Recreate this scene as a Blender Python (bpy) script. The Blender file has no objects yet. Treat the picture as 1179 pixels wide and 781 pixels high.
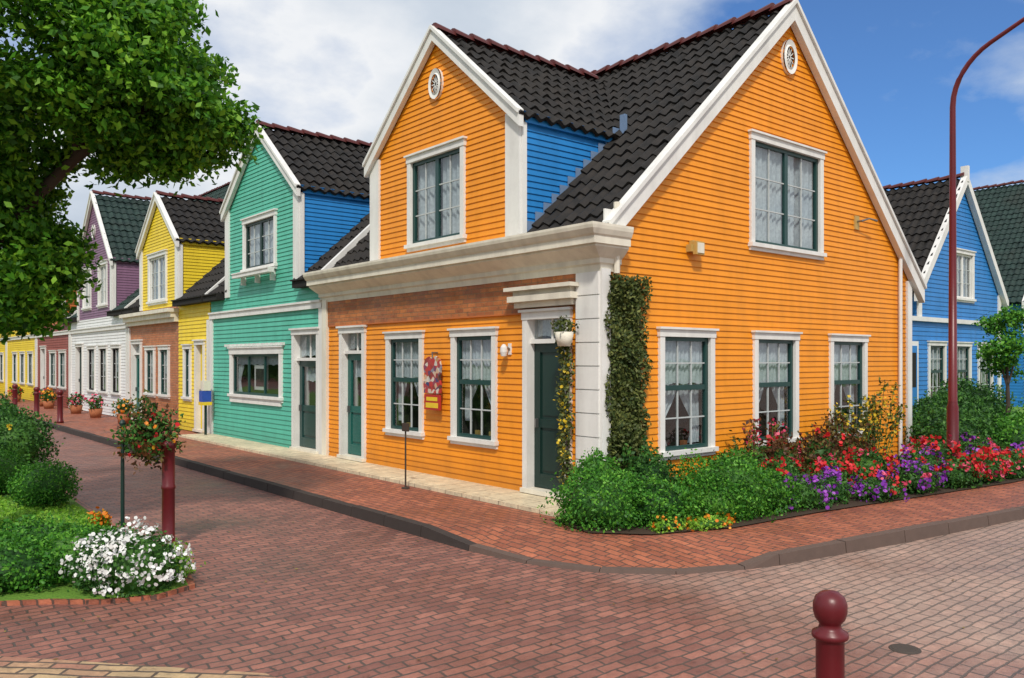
import bpy, math, random
import numpy as np
from mathutils import Vector, Matrix
random.seed(3); rng=np.random.default_rng(5)
scene=bpy.context.scene
scene.view_settings.view_transform='Standard'
scene.view_settings.look='None'
scene.view_settings.exposure=0
scene.view_settings.gamma=1

# ------------------------------------------------------------ materials
def new_mat(name):
    m=bpy.data.materials.new(name); m.use_nodes=True
    nt=m.node_tree; b=nt.nodes['Principled BSDF']
    return m,nt,b
def N(nt,t,**kw):
    n=nt.nodes.new(t)
    for k,v in kw.items(): setattr(n,k,v)
    return n
def L(nt,a,b): nt.links.new(a,b)
def math_(nt,op,a,b=None,clamp=False):
    n=N(nt,'ShaderNodeMath',operation=op); n.use_clamp=clamp
    for i,v in enumerate([a,b]):
        if v is None: continue
        if isinstance(v,(int,float)): n.inputs[i].default_value=v
        else: L(nt,v,n.inputs[i])
    return n.outputs[0]
def mixc(nt,f,a,b,mode='MIX'):
    n=N(nt,'ShaderNodeMix',data_type='RGBA',blend_type=mode)
    ins=[n.inputs[0],n.inputs[6],n.inputs[7]]
    for s,v in zip(ins,[f,a,b]):
        if isinstance(v,(int,float)): s.default_value=v
        elif isinstance(v,tuple): s.default_value=(v[0],v[1],v[2],1)
        else: L(nt,v,s)
    return n.outputs[2]
def noise(nt,vec,scale,detail=4,rough=.55):
    n=N(nt,'ShaderNodeTexNoise'); n.inputs['Scale'].default_value=scale
    n.inputs['Detail'].default_value=detail; n.inputs['Roughness'].default_value=rough
    if vec is not None: L(nt,vec,n.inputs['Vector'])
    return n.outputs['Fac']
def ramp(nt,f,stops):
    n=N(nt,'ShaderNodeValToRGB'); cr=n.color_ramp
    while len(cr.elements)<len(stops): cr.elements.new(.5)
    for e,(p,c) in zip(cr.elements,stops):
        e.position=p; e.color=(c[0],c[1],c[2],1) if isinstance(c,tuple) else (c,c,c,1)
    L(nt,f,n.inputs[0]); return n.outputs[0]
def bump(nt,b,h,strength=.3,dist=.01):
    n=N(nt,'ShaderNodeBump'); n.inputs['Strength'].default_value=strength
    n.inputs['Distance'].default_value=dist
    L(nt,h,n.inputs['Height']); L(nt,n.outputs[0],b.inputs['Normal'])
def objco(nt): return N(nt,'ShaderNodeTexCoord').outputs['Object']
def scaled(nt,vec,s):
    n=N(nt,'ShaderNodeMapping'); n.inputs['Scale'].default_value=s; L(nt,vec,n.inputs['Vector']); return n.outputs[0]

def mat_paint(name,c,rough=.5,var=.12,dirt=.25,spec=.3,splash=.0):
    m,nt,b=new_mat(name); co=objco(nt)
    geo=N(nt,'ShaderNodeNewGeometry')
    r=math_(nt,'MULTIPLY',geo.outputs['Random Per Island'],var)
    streak=noise(nt,scaled(nt,co,(3.0,3.0,.5)),1.6,5)
    blot=noise(nt,co,2.2,6,.7)
    fine=noise(nt,co,28,3)
    f=math_(nt,'ADD',r,math_(nt,'MULTIPLY',ramp(nt,streak,[(.42,0.0),(.75,1.0)]),dirt))
    f=math_(nt,'ADD',f,math_(nt,'MULTIPLY',ramp(nt,blot,[(.5,0.0),(.72,1.0)]),dirt*.6))
    f=math_(nt,'ADD',f,math_(nt,'MULTIPLY',fine,.06),True)
    d=(c[0]*.45,c[1]*.42,c[2]*.42)
    col=mixc(nt,f,c,d)
    if splash:
        s=N(nt,'ShaderNodeSeparateXYZ'); L(nt,co,s.inputs[0])
        zf=ramp(nt,math_(nt,'ADD',s.outputs[2],math_(nt,'MULTIPLY',math_(nt,'SUBTRACT',blot,.5),.8)),[(.15,1.),(.55,0.)])
        col=mixc(nt,math_(nt,'MULTIPLY',zf,splash),col,(c[0]*.3+.03,c[1]*.3+.025,c[2]*.3+.02))
    L(nt,col,b.inputs['Base Color'])
    L(nt,math_(nt,'ADD',math_(nt,'MULTIPLY',blot,.3),rough-.15),b.inputs['Roughness'])
    b.inputs['Specular IOR Level'].default_value=spec
    bump(nt,b,fine,.25,.004)
    return m
def mat_plain(name,c,rough=.6,metal=0,spec=.4):
    m,nt,b=new_mat(name); co=objco(nt)
    f=noise(nt,co,9,4)
    L(nt,mixc(nt,f,tuple(x*.8 for x in c),tuple(min(1,x*1.12) for x in c)),b.inputs['Base Color'])
    b.inputs['Roughness'].default_value=rough; b.inputs['Metallic'].default_value=metal
    b.inputs['Specular IOR Level'].default_value=spec
    return m
def mat_brick(name,c1,c2,mort,bw,rh,ms,wall=False,rot=0,stain=.5,grey=None,bstr=.6,rough=.7):
    m,nt,b=new_mat(name); co=objco(nt)
    if wall:
        s=N(nt,'ShaderNodeSeparateXYZ'); L(nt,co,s.inputs[0])
        cb=N(nt,'ShaderNodeCombineXYZ'); L(nt,math_(nt,'ADD',s.outputs[0],s.outputs[1]),cb.inputs[0]); L(nt,s.outputs[2],cb.inputs[1])
        vec=cb.outputs[0]
    else:
        mp=N(nt,'ShaderNodeMapping'); mp.inputs['Rotation'].default_value=(0,0,rot); L(nt,co,mp.inputs['Vector'])
        nz=N(nt,'ShaderNodeTexNoise'); nz.inputs['Scale'].default_value=1.1; nz.inputs['Detail'].default_value=5; nz.inputs['Roughness'].default_value=.6; L(nt,co,nz.inputs['Vector'])
        va=N(nt,'ShaderNodeVectorMath',operation='SCALE'); L(nt,nz.outputs['Color'],va.inputs[0]); va.inputs['Scale'].default_value=.15
        vb=N(nt,'ShaderNodeVectorMath',operation='ADD'); L(nt,mp.outputs[0],vb.inputs[0]); L(nt,va.outputs[0],vb.inputs[1]); vec=vb.outputs[0]
    br=N(nt,'ShaderNodeTexBrick'); L(nt,vec,br.inputs['Vector'])
    for k,v in {'Scale':1,'Mortar Size':ms,'Mortar Smooth':.3,'Bias':0,'Brick Width':bw,'Row Height':rh}.items(): br.inputs[k].default_value=v
    br.inputs['Color1'].default_value=(*c1,1); br.inputs['Color2'].default_value=(*c2,1); br.inputs['Mortar'].default_value=(*mort,1)
    col=br.outputs['Color']
    if grey:
        sp=N(nt,'ShaderNodeSeparateXYZ'); L(nt,co,sp.inputs[0])
        e=math_(nt,'ADD',sp.outputs[0],math_(nt,'MULTIPLY',sp.outputs[1],-.25))
        e=math_(nt,'ADD',e,math_(nt,'MULTIPLY',noise(nt,co,.8,6,.6),3.0))
        e=math_(nt,'ADD',e,.35)
        f=math_(nt,'MULTIPLY',e,.5,True)
        f=math_(nt,'MULTIPLY',f,.85)
        col=mixc(nt,f,col,mixc(nt,.72,col,mixc(nt,br.outputs['Fac'],grey,(.19,.15,.125))))
    st=noise(nt,co,.6,7,.68)
    col=mixc(nt,math_(nt,'MULTIPLY',ramp(nt,st,[(.40,0.),(.66,1.)]),stain),col,mixc(nt,1.0,col,(.48,.44,.44),'MULTIPLY'))
    st2=noise(nt,co,5,6,.75)
    col=mixc(nt,math_(nt,'MULTIPLY',ramp(nt,st2,[(.48,0.),(.70,1.)]),.65),col,mixc(nt,1.0,col,(1.65,1.6,1.55),'MULTIPLY'))
    st3=noise(nt,co,13,4,.7)
    col=mixc(nt,math_(nt,'MULTIPLY',ramp(nt,st3,[(.54,0.),(.70,1.)]),.6),col,mixc(nt,1.0,col,(.38,.38,.40),'MULTIPLY'))
    L(nt,col,b.inputs['Base Color'])
    L(nt,ramp(nt,st,[(.35,rough+.08),(.65,rough-.32)]),b.inputs['Roughness']); b.inputs['Specular IOR Level'].default_value=.5
    h=math_(nt,'ADD',math_(nt,'MULTIPLY',br.outputs['Fac'],-1.0),math_(nt,'MULTIPLY',noise(nt,co,34,4),.8))
    bump(nt,b,h,bstr,.012)
    return m
def mat_roof(name,c=(.0095,.0092,.0092)):
    m,nt,b=new_mat(name); co=objco(nt)
    f=noise(nt,co,4.5,6,.75)
    g=noise(nt,co,.6,3)
    col=mixc(nt,ramp(nt,f,[(.35,0.),(.75,1.)]),c,(c[0]*4.4,c[1]*3.9,c[2]*3.6))
    col=mixc(nt,math_(nt,'MULTIPLY',ramp(nt,g,[(.5,0.),(.75,1.)]),.4),col,(.034,.028,.022))
    L(nt,col,b.inputs['Base Color']); L(nt,ramp(nt,f,[(.3,.45),(.7,.8)]),b.inputs['Roughness'])
    b.inputs['Specular IOR Level'].default_value=.2
    return m
def mat_leaf(name,dark,mid,light,trans=.25,rough=.5):
    m,nt,b=new_mat(name); co=objco(nt)
    geo=N(nt,'ShaderNodeNewGeometry')
    r=geo.outputs['Random Per Island']
    n_=noise(nt,co,2.2,3)
    f=math_(nt,'ADD',math_(nt,'MULTIPLY',r,.6),math_(nt,'MULTIPLY',n_,.5))
    col=ramp(nt,f,[(.2,dark),(.55,mid),(.9,light)])
    L(nt,col,b.inputs['Base Color']); b.inputs['Roughness'].default_value=rough; b.inputs['Specular IOR Level'].default_value=.25
    t=N(nt,'ShaderNodeBsdfTranslucent'); L(nt,col,t.inputs['Color'])
    mx=N(nt,'ShaderNodeMixShader'); mx.inputs[0].default_value=trans
    L(nt,b.outputs[0],mx.inputs[1]); L(nt,t.outputs[0],mx.inputs[2])
    L(nt,mx.outputs[0],nt.nodes['Material Output'].inputs[0])
    return m
def mat_glass(name):
    m,nt,b=new_mat(name); nt.nodes.remove(b)
    lw=N(nt,'ShaderNodeLayerWeight'); lw.inputs['Blend'].default_value=.5
    fac=math_(nt,'ADD',math_(nt,'MULTIPLY',math_(nt,'POWER',lw.outputs['Facing'],4.0),.9),.12,True)
    g=N(nt,'ShaderNodeBsdfGlossy'); g.inputs['Roughness'].default_value=.03
    co=objco(nt); bp=N(nt,'ShaderNodeBump'); bp.inputs['Strength'].default_value=.12; bp.inputs['Distance'].default_value=.02
    L(nt,noise(nt,co,2.5,2),bp.inputs['Height']); L(nt,bp.outputs[0],g.inputs['Normal'])
    t=N(nt,'ShaderNodeBsdfTransparent'); t.inputs['Color'].default_value=(.78,.83,.83,1)
    mx=N(nt,'ShaderNodeMixShader'); L(nt,fac,mx.inputs[0])
    L(nt,t.outputs[0],mx.inputs[1]); L(nt,g.outputs[0],mx.inputs[2]); L(nt,mx.outputs[0],nt.nodes['Material Output'].inputs[0])
    return m
def mat_lace(name):
    m,nt,b=new_mat(name); co=objco(nt)
    f=noise(nt,scaled(nt,co,(6,6,2)),2.5,4); g=noise(nt,co,22,3)
    col=mixc(nt,f,(.34,.38,.43),(.76,.79,.82)); col=mixc(nt,ramp(nt,g,[(.45,0.),(.6,.5)]),col,(.36,.39,.43))
    L(nt,col,b.inputs['Base Color']); b.inputs['Roughness'].default_value=.95
    return m
def mat_poster(name):
    m,nt,b=new_mat(name); co=objco(nt)
    v=N(nt,'ShaderNodeTexVoronoi'); v.inputs['Scale'].default_value=15; L(nt,co,v.inputs['Vector'])
    s=N(nt,'ShaderNodeSeparateColor'); L(nt,v.outputs['Color'],s.inputs[0])
    col=ramp(nt,s.outputs[0],[(0,(.02,.05,.03)),(.25,(.50,.03,.03)),(.45,(.42,.05,.04)),(.6,(.03,.05,.15)),(.78,(.65,.60,.52)),(1,(.5,.2,.05))])
    L(nt,col,b.inputs['Base Color']); b.inputs['Roughness'].default_value=.5; return m

ORANGE=(.87,.305,.014)
M={}
M['orange']=mat_paint('orange_siding',ORANGE,var=.11,dirt=.24,splash=.45)
M['teal']=mat_paint('teal_siding',(.10,.48,.35),splash=.4)
M['blue']=mat_paint('blue_siding',(.02,.22,.58))
M['blue2']=mat_paint('blue_house_siding',(.03,.22,.58))
M['yellow']=mat_paint('yellow_siding',(.86,.63,.03),splash=.4)
M['purple']=mat_paint('purple_siding',(.25,.13,.22))
M['rust']=mat_paint('rust_siding',(.55,.16,.04))
M['red']=mat_paint('red_siding',(.30,.07,.05))
M['cream_s']=mat_paint('cream_siding',(.75,.62,.32))
M['white']=mat_paint('white_trim',(.80,.79,.76),.45,.05,.26,splash=.35)
M['white_s']=mat_paint('white_siding',(.78,.78,.78),.5,.05,.15)
M['cream']=mat_paint('cream_trim',(.80,.75,.63),.5,.05,.36)
M['green']=mat_paint('dark_green_paint',(.010,.055,.05),.35,.1,.2,.5)
M['dgreen']=mat_paint('door_green_paint',(.008,.032,.026),.4,.1,.2,.5)
M['gdoor']=mat_paint('bright_green_door',(.012,.12,.10),.4,.1,.2,.5)
M['muntin']=mat_plain('muntin_paint',(.50,.53,.53))
M['glass']=mat_glass('window_glass')
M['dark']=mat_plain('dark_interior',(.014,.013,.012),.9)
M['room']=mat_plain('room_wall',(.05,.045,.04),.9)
M['curtain']=mat_lace('lace_curtain')
M['poster']=mat_poster('poster_picture')
M['roof']=mat_roof('black_pantile')
M['roofg']=mat_roof('green_black_pantile',(.009,.019,.018))
M['ridge']=mat_plain('red_ridge_tile',(.10,.018,.016),.5)
M['lead']=mat_plain('lead_flashing',(.16,.24,.38),.5)
M['bandbrick']=mat_brick('facade_brick',(.50,.17,.045),(.33,.10,.033),(.28,.14,.06),.21,.068,.008,wall=True,stain=.3)
M['orbrick']=mat_brick('orange_brick',(.50,.18,.07),(.38,.12,.05),(.35,.2,.12),.21,.068,.008,wall=True,stain=.3)
M['stoop']=mat_brick('stoop_paving',(.68,.58,.40),(.60,.51,.35),(.28,.22,.15),.6,.4,.008,stain=.3,bstr=.3)
M['road']=mat_brick('road_clinker',(.325,.135,.098),(.195,.080,.063),(.085,.060,.050),.20,.10,.010,rot=0,stain=.55,grey=(.42,.325,.265),rough=.66)
M['walk']=mat_brick('pavement_clinker',(.42,.135,.070),(.27,.083,.048),(.10,.055,.04),.20,.10,.009,rot=math.pi/2,stain=.45)
M['buff']=mat_brick('buff_paving',(.36,.16,.11),(.46,.33,.18),(.10,.07,.05),.30,.10,.013,rot=math.pi/4,stain=.4)
M['kerbd']=mat_plain('dark_kerb_stone',(.045,.034,.030),.8)
M['kerbb']=mat_plain('brown_kerb_stone',(.12,.08,.065),.8)
M['redpost']=mat_paint('oxblood_paint',(.13,.009,.014),.38,.05,.5,.45)
M['metal']=mat_plain('grey_metal',(.25,.25,.25),.4,.8)
M['iron']=mat_plain('cast_iron',(.07,.055,.045),.7,.2)
M['soil']=mat_plain('soil',(.05,.03,.018),.95)
M['bark']=mat_plain('bark',(.055,.04,.03),.9)
M['brass']=mat_plain('beige_lamp_case',(.50,.33,.10),.5)
M['signred']=mat_plain('sign_red',(.45,.03,.02),.5)
M['signyel']=mat_plain('sign_yellow',(.8,.55,.03),.5)
M['signblue']=mat_plain('sign_blue',(.03,.08,.4),.5)
M['pot']=mat_plain('terracotta_pot',(.35,.12,.05),.8)
M['leaf_tree']=mat_leaf('tree_leaves',(.016,.065,.006),(.075,.25,.016),(.27,.52,.04),.4)
M['leaf_box']=mat_leaf('boxwood_leaves',(.014,.07,.010),(.055,.22,.02),(.17,.42,.045),.25)
M['leaf_dark']=mat_leaf('dark_shrub_leaves',(.012,.05,.012),(.04,.13,.022),(.10,.25,.04),.2)
M['leaf_ivy']=mat_leaf('ivy_leaves',(.025,.05,.012),(.075,.10,.025),(.20,.22,.06),.2)
M['leaf_lime']=mat_leaf('lime_leaves',(.08,.24,.02),(.22,.46,.04),(.42,.66,.08),.3)
M['leaf_brown']=mat_leaf('bronze_leaves',(.05,.02,.012),(.12,.05,.02),(.16,.15,.03),.2)
M['dead_leaf']=mat_leaf('fallen_leaves',(.08,.05,.02),(.2,.12,.04),(.3,.25,.06),.1)
M['f_red']=mat_leaf('red_petals',(.35,.01,.012),(.62,.02,.025),(.8,.05,.06),.2)
M['f_pink']=mat_leaf('pink_petals',(.5,.03,.10),(.7,.07,.15),(.85,.2,.28),.2)
M['f_purple']=mat_leaf('purple_petals',(.10,.015,.24),(.26,.035,.42),(.42,.12,.58),.2)
M['f_white']=mat_leaf('white_petals',(.65,.65,.62),(.8,.8,.78),(.88,.88,.86),.1)
M['f_orange']=mat_leaf('orange_petals',(.6,.12,.01),(.8,.25,.02),(.85,.45,.03),.2)
M['f_yellow']=mat_leaf('yellow_petals',(.5,.33,.02),(.7,.5,.03),(.8,.62,.08),.2)
def mat_grass():
    m,nt,b=new_mat('grass'); co=objco(nt)
    f=noise(nt,co,1.2,6,.7); g=noise(nt,co,35,3)
    col=mixc(nt,f,(.07,.18,.015),(.20,.38,.03)); col=mixc(nt,math_(nt,'MULTIPLY',g,.5),col,(.03,.08,.01))
    L(nt,col,b.inputs['Base Color']); b.inputs['Roughness'].default_value=.9; bump(nt,b,g,.8,.03); return m
M['grass']=mat_grass()

# ------------------------------------------------------------ mesh helpers
class MB:
    def __init__(s): s.v=[];s.f=[];s.m=[];s.slots=[]
    def mi(s,k):
        if k not in s.slots: s.slots.append(k)
        return s.slots.index(k)
    def add(s,vs,fs,mat):
        o=len(s.v); s.v+= [tuple(v) for v in vs]; i=s.mi(mat)
        for f in fs: s.f.append([o+a for a in f]); s.m.append(i)
    def hexa(s,p,mat): # p: 8 pts bottom4 top4
        s.add(p,[(0,3,2,1),(4,5,6,7),(0,1,5,4),(1,2,6,5),(2,3,7,6),(3,0,4,7)],mat)
    def box(s,a,b,mat):
        x0,y0,z0=a;x1,y1,z1=b
        s.hexa([(x0,y0,z0),(x1,y0,z0),(x1,y1,z0),(x0,y1,z0),(x0,y0,z1),(x1,y0,z1),(x1,y1,z1),(x0,y1,z1)],mat)
    def build(s,name,parent=None,smooth=False):
        if not s.v: return None
        me=bpy.data.meshes.new(name); me.from_pydata(s.v,[],s.f)
        for k in s.slots: me.materials.append(M[k])
        me.polygons.foreach_set('material_index',s.m)
        if smooth: me.polygons.foreach_set('use_smooth',[True]*len(s.f))
        me.update()
        ob=bpy.data.objects.new(name,me); scene.collection.objects.link(ob)
        if parent: attach(ob,parent)
        return ob
def attach(ob,parent):
    ob.parent=parent; ob.matrix_parent_inverse=Matrix.Translation(-parent.location)
def empty(name,loc=(0,0,0)):
    e=bpy.data.objects.new(name,None); e.location=loc; e.empty_display_size=.3; scene.collection.objects.link(e); return e
class Fr:
    def __init__(s,O,U,Nn): s.O=Vector(O);s.U=Vector(U);s.N=Vector(Nn)
    def p(s,u,n,z): return tuple(s.O+s.U*u+s.N*n+Vector((0,0,z)))
    def box(s,mb,u0,u1,n0,n1,z0,z1,mat):
        mb.hexa([s.p(u0,n0,z0),s.p(u1,n0,z0),s.p(u1,n1,z0),s.p(u0,n1,z0),s.p(u0,n0,z1),s.p(u1,n0,z1),s.p(u1,n1,z1),s.p(u0,n1,z1)],mat)
    def quad(s,mb,u0,u1,n,z0,z1,mat):
        mb.add([s.p(u0,n,z0),s.p(u1,n,z0),s.p(u1,n,z1),s.p(u0,n,z1)],[(0,1,2,3)],mat)
    def slopeboard(s,mb,u0,z0,u1,z1,w,n0,n1,mat):
        mb.hexa([s.p(u0,n0,z0-w),s.p(u1,n0,z1-w),s.p(u1,n1,z1-w),s.p(u0,n1,z0-w),s.p(u0,n0,z0),s.p(u1,n0,z1),s.p(u1,n1,z1),s.p(u0,n1,z0)],mat)
def front(x=0): return Fr((x,0,0),(0,1,0),(-1,0,0))
def side(y): return Fr((0,y,0),(1,0,0),(0,-1,0))
def sideb(y): return Fr((0,y,0),(1,0,0),(0,1,0))
def back(x): return Fr((x,0,0),(0,1,0),(1,0,0))

def siding(mb,fr,lo,hi,z0,z1,mat,openings=(),pitch=.088,out=.016):
    """lap boards as real sloping boards; lo/hi functions of z; openings=(u0,u1,za,zb)"""
    nrow=int(math.ceil((z1-z0)/pitch))
    for r in range(nrow):
        za=z0+r*pitch; zb=min(z1,za+pitch)
        cuts=sorted({za,zb,*[o[2] for o in openings if za<o[2]<zb],*[o[3] for o in openings if za<o[3]<zb]})
        for a,b in zip(cuts[:-1],cuts[1:]):
            if b-a<1e-4: continue
            na=out*(1-(a-za)/pitch); nb=out*(1-(b-za)/pitch)
            mid=(a+b)/2
            ops=sorted([o for o in openings if o[2]<mid<o[3]],key=lambda o:o[0])
            cur=None; segs=[]
            for o in ops:
                segs.append((cur,o[0])); cur=o[1]
            segs.append((cur,None))
            for s0,s1 in segs:
                la=lo(a) if s0 is None else s0; lb=lo(b) if s0 is None else s0
                ha=hi(a) if s1 is None else s1; hb=hi(b) if s1 is None else s1
                if ha-la<.01: continue
                hb=max(hb,lb)
                vs=[fr.p(la,na,a),fr.p(ha,na,a),fr.p(hb,nb,b),fr.p(lb,nb,b)]
                fs=[(0,1,2,3)]
                if a==za:
                    vs+=[fr.p(la,0,a),fr.p(ha,0,a)]; fs.append((0,4,5,1))
                mb.add(vs,fs,mat)

def roof_slope(mb,O,A,B,la,lb,mat,skip=None,col=.23,row=.33,ns=7):
    O=Vector(O);A=Vector(A).normalized();B=Vector(B).normalized()
    if O.y>19 or O.x>25: ns=4
    Nn=A.cross(B)
    if Nn.z<0: Nn=-Nn
    nc=int(la/(col/ns)); rows=int(math.ceil(lb/row))
    us=[i*col/ns for i in range(nc)]+[la]
    def prof(u):
        t=(u/col)%1.0
        return .030*math.sin(2*math.pi*t)+.008*math.sin(4*math.pi*t)
    P=[prof(u) for u in us]
    mi=mb.mi(mat)
    for r in range(rows):
        v0=r*row; v1=min(lb,(r+1)*row)
        base=len(mb.v)
        for (v,h) in ((v0,-.02),(v0,.035),(v1,.0)):
            for i,u in enumerate(us):
                jit=(math.sin(math.floor(u/col)*12.9898+r*78.233)*43758.5%1.0-.5)*.020
                q=O+A*u+B*(v+(jit if 0<v<lb else 0))+Nn*(h+P[i]+.03+(jit*.6))
                mb.v.append((q.x,q.y,q.z))
        n=len(us)
        for i in range(n-1):
            um=(us[i]+us[i+1])/2
            if skip:
                q=O+A*um+B*((v0+v1)/2)
                if skip(q): continue
            for k in (0,1):
                mb.f.append([base+k*n+i,base+k*n+i+1,base+(k+1)*n+i+1,base+(k+1)*n+i]); mb.m.append(mi)
    if not skip:
        d=-Nn*.05
        q=[O+d,O+A*la+d,O+A*la+B*lb+d,O+B*lb+d]
        mb.add([tuple(a) for a in q],[(0,1,2,3)],'dark')
def ridge(mb,p0,p1,mat='ridge',r=.105,step=.36):
    p0=Vector(p0);p1=Vector(p1);d=(p1-p0);n=int(d.length/step);d=d.normalized()
    s=d.cross(Vector((0,0,1))).normalized(); up=Vector((0,0,1))
    for i in range(n):
        j=random.uniform(-.012,.012)
        a=p0+d*(i*step)+up*j; b=a+d*(step+.03)
        vs=[]
        for q,rr,h in ((a,r*1.15,.025),(b,r*.9,0)):
            for k in range(7):
                t=math.pi*k/6
                w=q+s*(math.cos(t)*rr)+up*(math.sin(t)*rr*.95+h-.03); vs.append(tuple(w))
        fs=[(k,k+1,k+8,k+7) for k in range(6)]+[tuple(range(7)),tuple(range(7,14))]
        mb.add(vs,fs,mat)

def curtain(mb,fr,u0,u1,z0,z1,n,mat='curtain',amp=.014,per=.085):
    k=max(4,int((u1-u0)/.015)); ph=random.random()*6
    vs=[];fs=[]
    for i in range(k+1):
        u=u0+(u1-u0)*i/k
        d=amp*math.sin(u/per*6.283+ph)+amp*.4*math.sin(u/per*2.7+ph)
        zb=z0+.03*abs(math.sin(u/.11))
        vs+= [fr.p(u,n+d,zb),fr.p(u,n+d*.6,z1)]
    for i in range(k): fs.append((2*i,2*i+2,2*i+3,2*i+1))
    mb.add(vs,fs,mat)
def drape(mb,fr,u0,u1,z0,z1,n,left=True,mat='curtain'):
    k=12; vs=[];fs=[]; rows=10
    for j in range(rows+1):
        t=j/rows; z=z1+(z0-z1)*t
        w=(u1-u0)*(1-.72*math.sin(min(1,t*1.25)*math.pi/2)**2+ (.25*max(0,t-.7)/.3))
        for i in range(k+1):
            s=i/k; u=(u0+w*s) if left else (u1-w*s)
            vs.append(fr.p(u,n+.012*math.sin(s*24+left*2),z))
    for j in range(rows):
        for i in range(k):
            a=j*(k+1)+i; fs.append((a,a+1,a+k+2,a+k+1))
    mb.add(vs,fs,mat)

CAS=.10
def opening(w):
    c=w.get('cas',CAS)
    return (w['u'][0]+c*.75,w['u'][1]-c*.75,w['z'][0]+.02,w['z'][1]-c*.75)
def window(mb,fr,w):
    u0,u1=w['u'];z0,z1=w['z'];c=w.get('cas',CAS);T=w.get('trim','white');S=w.get('sash','green');kind=w.get('kind','sash')
    fr.box(mb,u0,u0+c,.0,.05,z0+.03,z1-c,T); fr.box(mb,u1-c,u1,.0,.05,z0+.03,z1-c,T)
    fr.box(mb,u0-.015,u1+.015,.0,.06,z1-c,z1,T); fr.box(mb,u0-.04,u1+.04,.0,.09,z1,z1+.03,T)
    fr.box(mb,u0-.03,u1+.03,.0,.09,z0-.03,z0+.03,T)
    fr.box(mb,u0-.01,u1+.01,.0,.045,z0-.085,z0-.03,w.get('under',T))
    a0,a1=u0+c,u1-c;b0,b1=z0+.03,z1-c
    D=.38
    for u in (a0,a1):
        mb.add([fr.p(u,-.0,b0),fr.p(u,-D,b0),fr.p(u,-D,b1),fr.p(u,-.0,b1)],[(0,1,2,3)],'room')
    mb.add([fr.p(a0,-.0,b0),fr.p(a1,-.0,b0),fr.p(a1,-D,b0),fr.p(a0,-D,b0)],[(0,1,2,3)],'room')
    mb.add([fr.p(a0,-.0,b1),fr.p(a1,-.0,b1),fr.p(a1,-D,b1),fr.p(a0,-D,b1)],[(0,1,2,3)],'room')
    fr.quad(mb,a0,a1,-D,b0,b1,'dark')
    t=.055
    n0,n1=-.055,-.004
    e=.002
    fr.box(mb,a0+e,a0+t,n0,n1,b0+e,b1-e,S); fr.box(mb,a1-t,a1-e,n0,n1,b0+e,b1-e,S)
    fr.box(mb,a0+t,a1-t,n0,n1,b0+e,b0+t,S); fr.box(mb,a0+t,a1-t,n0,n1,b1-t,b1-e,S)
    fr.quad(mb,a0+t,a1-t,-.032,b0+t,b1-t,'glass')
    mu=w.get('muntin','muntin'); mw=.009
    nv=w.get('nv',2);
    def bars(ua,ub,za,zb,nv,nh):
        for i in range(1,nv+1):
            u=ua+(ub-ua)*i/(nv+1); fr.box(mb,u-mw,u+mw,-.045,-.018,za,zb,mu)
        for i in range(1,nh+1):
            z=za+(zb-za)*i/(nh+1); fr.box(mb,ua,ub,-.044,-.020,z-mw,z+mw,mu)
    if kind=='sash':
        zm=b0+(b1-b0)*.55
        fr.box(mb,a0+t,a1-t,n0+.002,n1-.006,zm-.035,zm+.035,S)
        bars(a0+t,a1-t,zm+.035,b1-t,nv,1); bars(a0+t,a1-t,b0+t,zm-.035,nv,1)
        curtain(mb,fr,a0+.02,a1-.02,zm+random.uniform(-.04,.06),b1-.01,-.085)
        ww=(a1-a0)
        dz=random.uniform(.0,.2); wl_=random.uniform(.36,.52); wr_=random.uniform(.30,.5)
        drape(mb,fr,a0+.02,a0+ww*wl_,b0+.05,zm+.05,-.14,True); drape(mb,fr,a1-ww*wr_,a1-.02,b0+.05+dz,zm+.05,-.145,False)
        for k in range(2):
            uu=a0+ww*(.3+.4*k)+random.uniform(-.04,.04)
            fr.box(mb,uu-.04,uu+.04,-.24,-.17,b0,b0+random.uniform(.08,.16),random.choice(['pot','brass','room']))
    elif kind=='casement':
        um=(a0+a1)/2
        fr.box(mb,um-.045,um+.045,n0+.002,n1-.004,b0+t,b1-t,S)
        bars(a0+t,um-.045,b0+t,b1-t,1,2); bars(um+.045,a1-t,b0+t,b1-t,1,2)
        curtain(mb,fr,a0+.02,um-.02,b0+.02,b1-.01,-.095,amp=.022,per=.13); curtain(mb,fr,um+.02,a1-.02,b0+.02,b1-.01,-.10,amp=.022,per=.14)
    elif kind=='wide':
        for f in (.33,.67):
            um=a0+(a1-a0)*f; fr.box(mb,um-.025,um+.025,n0+.002,n1-.004,b0+t,b1-t,S)
        curtain(mb,fr,a0+.02,a1-.02,b0+(b1-b0)*.72,b1-.01,-.10)
        fr.box(mb,a0+(a1-a0)*.38,a0+(a1-a0)*.62,-.16,-.10,b0+.12,b1-.25,'white')
        fr.box(mb,a0+(a1-a0)*.42,a0+(a1-a0)*.58,-.10,-.09,b0+.2,b1-.33,'room')
        drape(mb,fr,a0+.02,a0+.4,b0+.05,b1-.05,-.12,True); drape(mb,fr,a1-.4,a1-.02,b0+.05,b1-.05,-.12,False)
    elif kind=='plain':
        bars(a0+t,a1-t,b0+t,b1-t,nv,2)
        curtain(mb,fr,a0+.02,a1-.02,b0+(b1-b0)*.45,b1-.01,-.10)
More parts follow.
